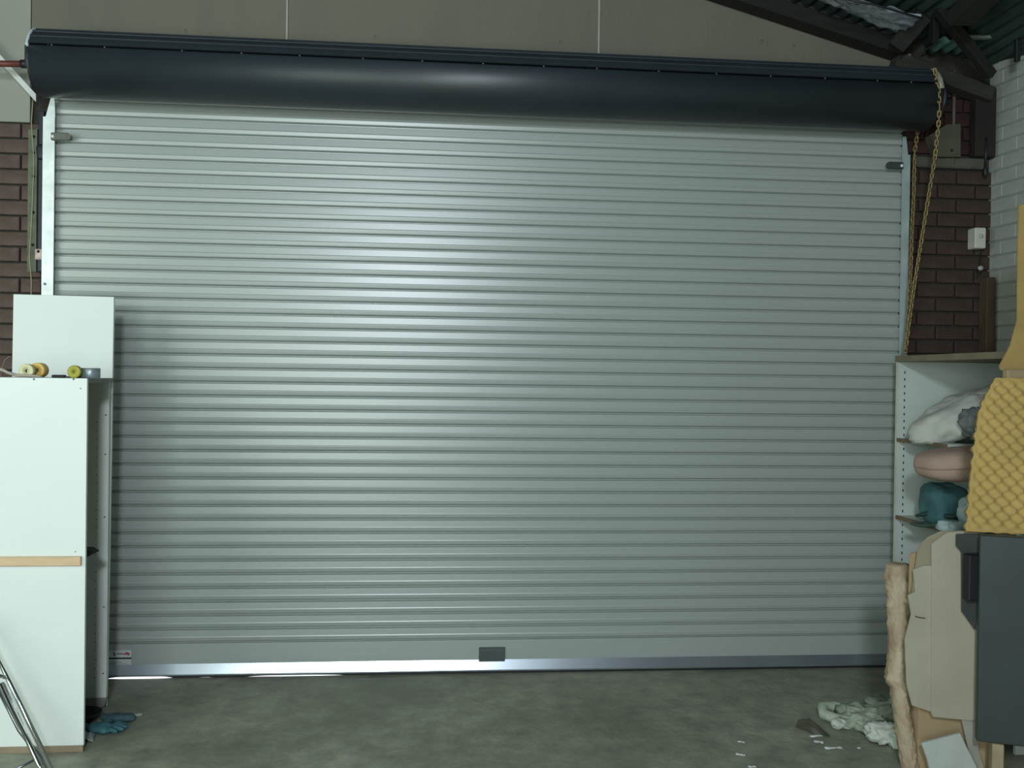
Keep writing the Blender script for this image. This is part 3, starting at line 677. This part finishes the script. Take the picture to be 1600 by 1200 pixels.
# teal folded cloth, white bag, green strap on the lower shelf
pm = MB(); pm.blob((2.80, 4.93, Z3+.115), (.10, .12, .115), .55, 40, 30, .16, 12, 6, ridge=.6)
pm.build('folded_cloth', mat('teal_fabric', (.05, .135, .14), .8, var=.2, scale=14, bump=.25), None, loc=(2.8, 4.9, Z3), label='teal folded cloth standing on the lower shelf under the pink cushion', cat='cloth')
pm = MB(); pm.blob((2.86, 4.70, Z3+.085), (.09, .08, .13), .7, 36, 26, .35, 13, 9, ridge=.8); pm.blob((2.77, 4.73, Z3+.025), (.10, .07, .035), .8, 30, 16, .5, 16, 3, ridge=.8)
pm.build('plastic_bag', mat('pale_green_plastic', (.42, .53, .52), .35, var=.15, scale=14), None, loc=(2.85, 4.7, Z3), label='crumpled pale green white plastic bag right of the teal cloth', cat='bag')
st = MB()
sp_ = [at(1430, 806, 4.95), at(1445, 803, 4.93), at(1462, 800, 4.9), at(1478, 806, 4.82), at(1490, 808, 4.80), at(1502, 800, 4.78)]
st.tube(sp_, [.006, .012, .014, .015, .013, .008], 8)
st.build('strap', mat('dark_green_strap', (.012, .04, .035), .7), None, loc=tuple(sp_[0]), label='dark green strap lying on the lower shelf edge in front of the teal cloth', cat='strap')
pm = MB(); c_ = at(1457, 812, 4.86); pm.blob((c_.x+.02, 4.90, Z3+.010), (.10, .06, .014), .8, 30, 12, .4, 15, 7)
pm.build('rag', mat('green_rag', (.06, .10, .075), .85, var=.3, scale=20), None, loc=(c_.x, 4.9, Z3), label='small flat dull green rag under the dark green strap', cat='rag')

# ------------------------------------------------------------------ dark cabinet, foam, boards
dkp = mat('dark_slate_board', (.030, .042, .041), .5, var=.12, scale=5)
a = at(1531, 830, 3.86)
dc = empty('dark_cabinet', (2.6, 3.8, .1), 'large dark slate grey cabinet door panel at the right edge below the yellow foam', 'panel')
u = Vector((cos(math.radians(-24)), sin(math.radians(-24)), 0)); nrm = Vector((-u.y, u.x, 0))
MD = Matrix((u, nrm, Vector((0, 0, 1)))).transposed().to_4x4()
ztop = at(1531, 836, 3.86).z; zbot = at(1534, 1158, 3.86).z
fix(MB().box((0, 0, zbot), (.62, .05, ztop), .004, M=T(a.x, 3.86, 0) @ MD).build('panel', dkp, dc))
h0, h1 = at(1509, 937, 3.90), at(1531, 866, 3.90)
hd = fix(MB().box((h0.x, 3.875, h0.z), (h1.x+.012, 3.93, h1.z), .004).build('handle_block', rubber, dc, label='black block on the left edge'))
fix(MB().prism([(h0.x+.01, h0.z-.06), (h0.x+.07, h0.z-.14), (h0.x+.07, ztop-.01), (h0.x-.02, ztop-.01), (h0.x-.02, ztop-.06), (h0.x+.005, h1.z)], 'y', 3.935, 3.95).build('backing', mat('slate_backing', (.055, .062, .058), .6), dc))
# timber blocks that carry it
for q, s_ in ((.06, 'left'), (.42, 'right')):
    o = fix(MB().box((q, -.01, 0), (q+.045, .09, zbot), .003, M=T(a.x, 3.86, 0) @ MD).build('timber_block', mat('raw_timber', (.36, .28, .17), .7, var=.15, scale=9), None, loc=(a.x+q, 3.86, 0), label='raw timber block under the %s end of the dark slate panel' % s_, cat='timber block'))
o = MB()
def sbag(u_, v): return Vector((2.50+u_*.42, 3.72+v*.10-u_*.18, .01+.05*(1-v)*abs(sin(u_*9))+.03*noise.noise(Vector((u_*6, v*4, 2)))+.03))
o.grid(sbag, 30, 10, .003)
o.build('plastic_sheet', mat('black_plastic', (.02, .022, .022), .25), None, loc=(2.5, 3.7, 0), label='black crumpled plastic sheet on the floor under the dark slate panel', cat='plastic sheet')

# egg-crate foam standing on the dark panel and leaning on the unit
FY = 3.93
foamm = mat('yellow_foam', (.50, .34, .11), .9, var=.12, scale=3, bump=.3, bscale=120)
fo = MB()
Lp = [(590, 1556), (600, 1550), (640, 1531), (690, 1524), (740, 1518), (790, 1514), (828, 1511)]
def fx(py):
    for (y0, x0), (y1, x1) in zip(Lp, Lp[1:]):
        if py <= y1: return x0+(x1-x0)*(py-y0)/(y1-y0)
    return Lp[-1][1]
def fg2(u_, v):
    py = 590+(240+6*u_)*v
    yy = FY-.02+.16*(1-v)
    p0_ = at(fx(py), py, yy)
    x = p0_.x+u_*.58
    z_ = p0_.z
    if v > .82: x_lim = 1
    s_ = .0052*(cos((x*.8+z_*.6)*2*pi/.043)+cos((x*.6-z_*.8)*2*pi/.043))
    edge = min(1, min(u_, v, 1-v)*18)
    return Vector((x, yy-.10*u_+s_*edge, z_))
fo.grid(fg2, 130, 150, thick=-.028)
foam = fo.build('foam_sheet', foamm, None, loc=(2.7, FY, .98), label='yellow egg-crate foam sheet propped at the right edge above the dark panel', cat='foam')
# brown card sheet above
tc_ = MB()
cp = [(1601, 318), (1592, 322), (1590, 400), (1589, 500), (1578, 540), (1561, 572), (1563, 578), (1600, 588), (1700, 592), (1715, 318)]
Y3 = 4.12
tc_.prism([(at(x, y, Y3).x, at(x, y, Y3).z) for x, y in cp], 'y', Y3-.004, Y3+.004)
fix(tc_.build('card_sheet', mat('ochre_card', (.40, .27, .09), .8, var=.12, scale=6), None, loc=tuple(at(1600, 588, Y3)), label='tall ochre brown card sheet standing above the yellow foam', cat='card'))
o = MB().box((at(1576, 600, 4.06).x, 4.07, at(1570, 592, 4.06).z), (at(1570, 600, 4.06).x+.3, 4.11, at(1570, 577, 4.06).z), .005)
fix(o.build('foam_offcut', mat('beige_foam', (.36, .27, .15), .9), None, loc=tuple(at(1570, 600, 4.02)), label='beige foam strip between the ochre card and the yellow foam', cat='foam'))

# ------------------------------------------------------------------ cardboard stack
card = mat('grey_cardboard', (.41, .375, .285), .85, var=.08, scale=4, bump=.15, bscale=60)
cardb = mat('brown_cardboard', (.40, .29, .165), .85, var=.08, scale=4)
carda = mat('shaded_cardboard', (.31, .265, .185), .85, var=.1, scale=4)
CY = 3.99
fc = empty('flattened_carton', (2.25, CY, 0), 'large flattened grey brown carton standing before the right shelf unit', 'cardboard')
def polysheet(name, pts, y0, y1, m, parent, lean=0, **kw):
    q = [at(x, y, y0) for x, y in pts]; zb = min(p_.z for p_ in q)
    n = len(q)
    vs = [p_+Vector((0, lean*(p_.z-zb), 0)) for p_ in q]+[p_+Vector((0, lean*(p_.z-zb)+(y1-y0), 0)) for p_ in q]
    fs = [tuple(range(n)), tuple(reversed(range(n, 2*n)))]+[(i, i+n, (i+1) % n+n, (i+1) % n) for i in range(n)]
    return fix(MB().add(vs, fs).build(name, m, parent, **kw))
polysheet('left_flap', [(1443, 884), (1456, 884), (1455, 1112), (1425, 1102), (1417, 1070), (1414, 1000), (1424, 960), (1419, 930), (1430, 925), (1427, 890)], CY-.012, CY-.006, card, fc)
polysheet('main_sheet', [(1456, 850), (1480, 832), (1530, 828), (1530, 1127), (1458, 1120), (1455, 1112)], CY-.02, CY-.012, card, fc)
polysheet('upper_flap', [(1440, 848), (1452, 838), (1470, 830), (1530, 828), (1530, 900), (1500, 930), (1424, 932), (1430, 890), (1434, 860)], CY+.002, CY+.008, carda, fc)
polysheet('lower_flap', [(1503, 1124), (1527, 1128), (1529, 1175), (1545, 1225), (1530, 1232), (1515, 1180)], CY-.010, CY-.004, mat('pale_card', (.36, .35, .29), .8), fc)
MB().tube([at(1430, 963, CY-.014), at(1437, 965, CY-.014), at(1446, 966, CY-.014)], .002, 5).build('tear', darkhole, fc)
o = polysheet('curled_sheet', [(1422, 866), (1434, 862), (1434, 930), (1424, 934), (1420, 925)], CY+.045, CY+.051, cardb, None, loc=tuple(at(1422, 930, CY)), label='narrow brown card strip standing left behind the flattened carton', cat='cardboard')
# extend strip to floor behind
bc = empty('brown_carton', (2.35, 4.15, 0), 'plain brown cardboard carton on the floor beneath the flattened one', 'carton')
p0_ = at(1436, 1108, 4.03); p1_ = at(1532, 1125, 4.03); 
fix(MB().box((p0_.x, 4.03, 0), (p1_.x+.10, 4.036, p0_.z+.06), .001).build('front_panel', cardb, bc))
fix(MB().box((p0_.x, 4.036, 0), (p0_.x+.006, 4.10, p0_.z+.06), .001).build('side_panel', cardb, bc))
fix(MB().box((p0_.x+.006, 4.094, 0), (p1_.x+.10, 4.10, p0_.z+.06), .001).build('back_panel', cardb, bc))
fix(MB().box((p1_.x+.094, 4.036, 0), (p1_.x+.10, 4.094, p0_.z+.06), .001).build('side_panel', cardb, bc))
fix(MB().box((p0_.x+.006, 4.036, p0_.z+.02), (p1_.x+.094, 4.094, p0_.z+.026)).build('top_flap', cardb, bc))
wp = polysheet('white_board_piece', [(1445, 1165), (1506, 1150), (1528, 1200), (1535, 1240), (1462, 1240), (1453, 1190)], 3.90, 3.912, mat('offwhite_board', (.46, .49, .45), .7), None, .12, loc=(2.2, 3.9, 0), label='off-white board offcut leaning against the brown carton at the floor', cat='board')
# wrinkled brown paper roll standing left of the carton
wpk = MB()
Lx = [(878, 1386, 1421), (900, 1385, 1422), (960, 1389, 1420), (1020, 1391, 1416), (1050, 1386, 1414), (1060, 1384, 1415), (1075, 1393, 1416), (1120, 1399, 1420), (1160, 1405, 1426), (1225, 1414, 1436)]
def lx(py):
    for a_, b_ in zip(Lx, Lx[1:]):
        if py <= b_[0]:
            t = (py-a_[0])/(b_[0]-a_[0]); return a_[1]+(b_[1]-a_[1])*t, a_[2]+(b_[2]-a_[2])*t
    return Lx[-1][1], Lx[-1][2]
def wg(u_, v):
    py = 880+v*328; l, r = lx(py); yy = 4.24-.18*v
    A_, B2 = at(l, py, yy), at(r, py, yy)
    c2 = (A_+B2)/2; rad = (B2-A_).length/2
    th = 2*pi*u_
    q = Vector((cos(th)*2.0, sin(th)*2.0, v*22))
    k = 1+.14*noise.noise(q)+.26*abs(noise.noise(q*1.9))-.12*abs(noise.noise(q*4.3))
    if v < .001 or v > .999: k *= .75
    return c2+Vector((rad*cos(th)*k, .05*sin(th)*k, 0))
wpk.grid(wg, 40, 120)
n0 = len(wpk.v); W_ = 121
wpk.f.append(tuple(i*W_ for i in range(40))); wpk.sm.append(False); wpk.f.append(tuple(i*W_+120 for i in reversed(range(40)))); wpk.sm.append(False)
fix(wpk.build('paper_roll', mat('wrinkled_brown_paper', (.34, .24, .155), .75, var=0, scale=9, bump=.8, bscale=22, col2=(.50, .42, .28)), None, loc=(2.3, 4.1, 0), label='tall crumpled brown paper roll standing upright left of the cartons', cat='paper roll'))

# ------------------------------------------------------------------ rags and scraps on the floor
def rag(name, c, rx, ry, h, m, label, seed, rot=0, cat='rag', e=.8):
    o = MB(); Mr = Matrix.Rotation(rot, 3, 'Z')
    o.blob((c[0], c[1], h*.55), (rx, ry, h*.6), e, 48, 26, .55, 16, seed, M=Mr, ridge=1.0)
    for k, v in enumerate(o.v): o.v[k] = (v[0], v[1], max(.0008, v[2]))
    return o.build(name, m, None, loc=(c[0], c[1], 0), label=label, cat=cat)
sage = mat('sage_cloth', (.30, .34, .26), .9, var=.12, scale=16, bump=.4, bscale=40)
sage2 = mat('dull_sage_cloth', (.20, .24, .19), .9, var=.15, scale=16, bump=.4, bscale=40)
whc = mat('white_cloth', (.52, .55, .48), .9, var=.08, scale=16, bump=.3)
rag('crumpled_rag', (2.22, 4.60), .15, .12, .085, sage, 'sage green crumpled rag in the middle of the floor pile', 3, .3)
rag('crumpled_rag', (2.40, 4.64), .11, .16, .10, sage2, 'duller green rag tucked against the paper roll', 5, .2)
rag('crumpled_rag', (2.23, 4.35), .11, .07, .08, whc, 'white rag at the front of the floor pile', 8, -.3)
rag('rag_strip', (2.09, 4.56), .055, .03, .045, whc, 'small white rag end sticking out left of the pile', 11, 0)
lp = [(2.20, 4.70, .04), (2.12, 4.74, .05), (2.05, 4.72, .055), (2.035, 4.66, .04), (2.08, 4.61, .035), (2.13, 4.62, .04)]
MB().tube(lp, [.03, .03, .028, .028, .026, .02], 10).build('sock', mat('pale_sage_cloth', (.38, .42, .33), .9, var=.12, scale=20, bump=.4), None, loc=(2.1, 4.68, 0), label='pale sage sock curled in a loop at the far left of the pile', cat='sock')
scr = mat('white_paper', (.88, .9, .9), .7)
def scrap(px, py, L, wd, rot, label):
    d = FW+RT*((px-800)/F)+UP*((600-py)/F); t = -H/d.z; cx, cy = d.x*t, d.y*t
    o = MB(); Mr = T(cx, cy, 0) @ rotz(rot)
    def sg(u_, v): return Mr @ Vector(((u_-.5)*L*(1-.15*abs(v-.5)), (v-.5)*wd*(1+.3*sin(u_*7)), .003+.006*abs(noise.noise(Vector((u_*4+px, v*3, 0))))))
    o.grid(sg, 10, 5, .0008)
    o.build('paper_scrap', scr, None, loc=(cx, cy, 0), label=label, cat='paper scrap', group='white paper scraps on the floor')
scrap(1158, 1160, .035, .014, -.7, 'tiny white paper scrap alone on the floor, farther of the two left ones')
scrap(1157, 1180, .045, .016, -.6, 'small white paper scrap on the floor, nearer of the two left ones')
scrap(1275, 1151, .065, .018, .15, 'long greyish white paper scrap just below the brown leaf debris')
scrap(1279, 1160, .045, .030, -.5, 'chunky white paper scrap second in the row beside the rags')
scrap(1302, 1169.5, .085, .022, 0, 'longest white paper scrap in the row, nearest to the rags')
scrap(1175, 1199, .035, .018, 0, 'white paper scrap cut by the bottom edge of the picture')
scrap(1342, 1170, .015, .012, 0, 'speck of white paper just left of the white rag')
lf = MB()
def lg(u_, v):
    return Vector((1.85+u_*.12, 4.60+v*.12-.25*u_*.12, .004+.03*abs(noise.noise(Vector((u_*5, v*5, 4))))*min(1, 6*min(u_, 1-u_, v, 1-v)+.1)))
lf.add(*[[(1.86, 4.60, .004), (1.90, 4.655, .02), (1.96, 4.66, .025), (1.985, 4.47, .004), (1.955, 4.455, .012), (1.945, 4.60, .016), (1.915, 4.60, .012), (1.92, 4.50, .003)], [(0, 1, 2, 5, 6), (2, 3, 4, 5), (0, 6, 7)]])
dm = fix(lf.build('leaf_debris', mat('brown_leaf', (.095, .09, .06), .9, var=.2, scale=30), None, loc=(1.9, 4.6, 0), label='brown curled dead leaf debris on the floor left of the rags', cat='leaf'))
md = dm.modifiers.new('t', 'SOLIDIFY'); md.thickness = .003
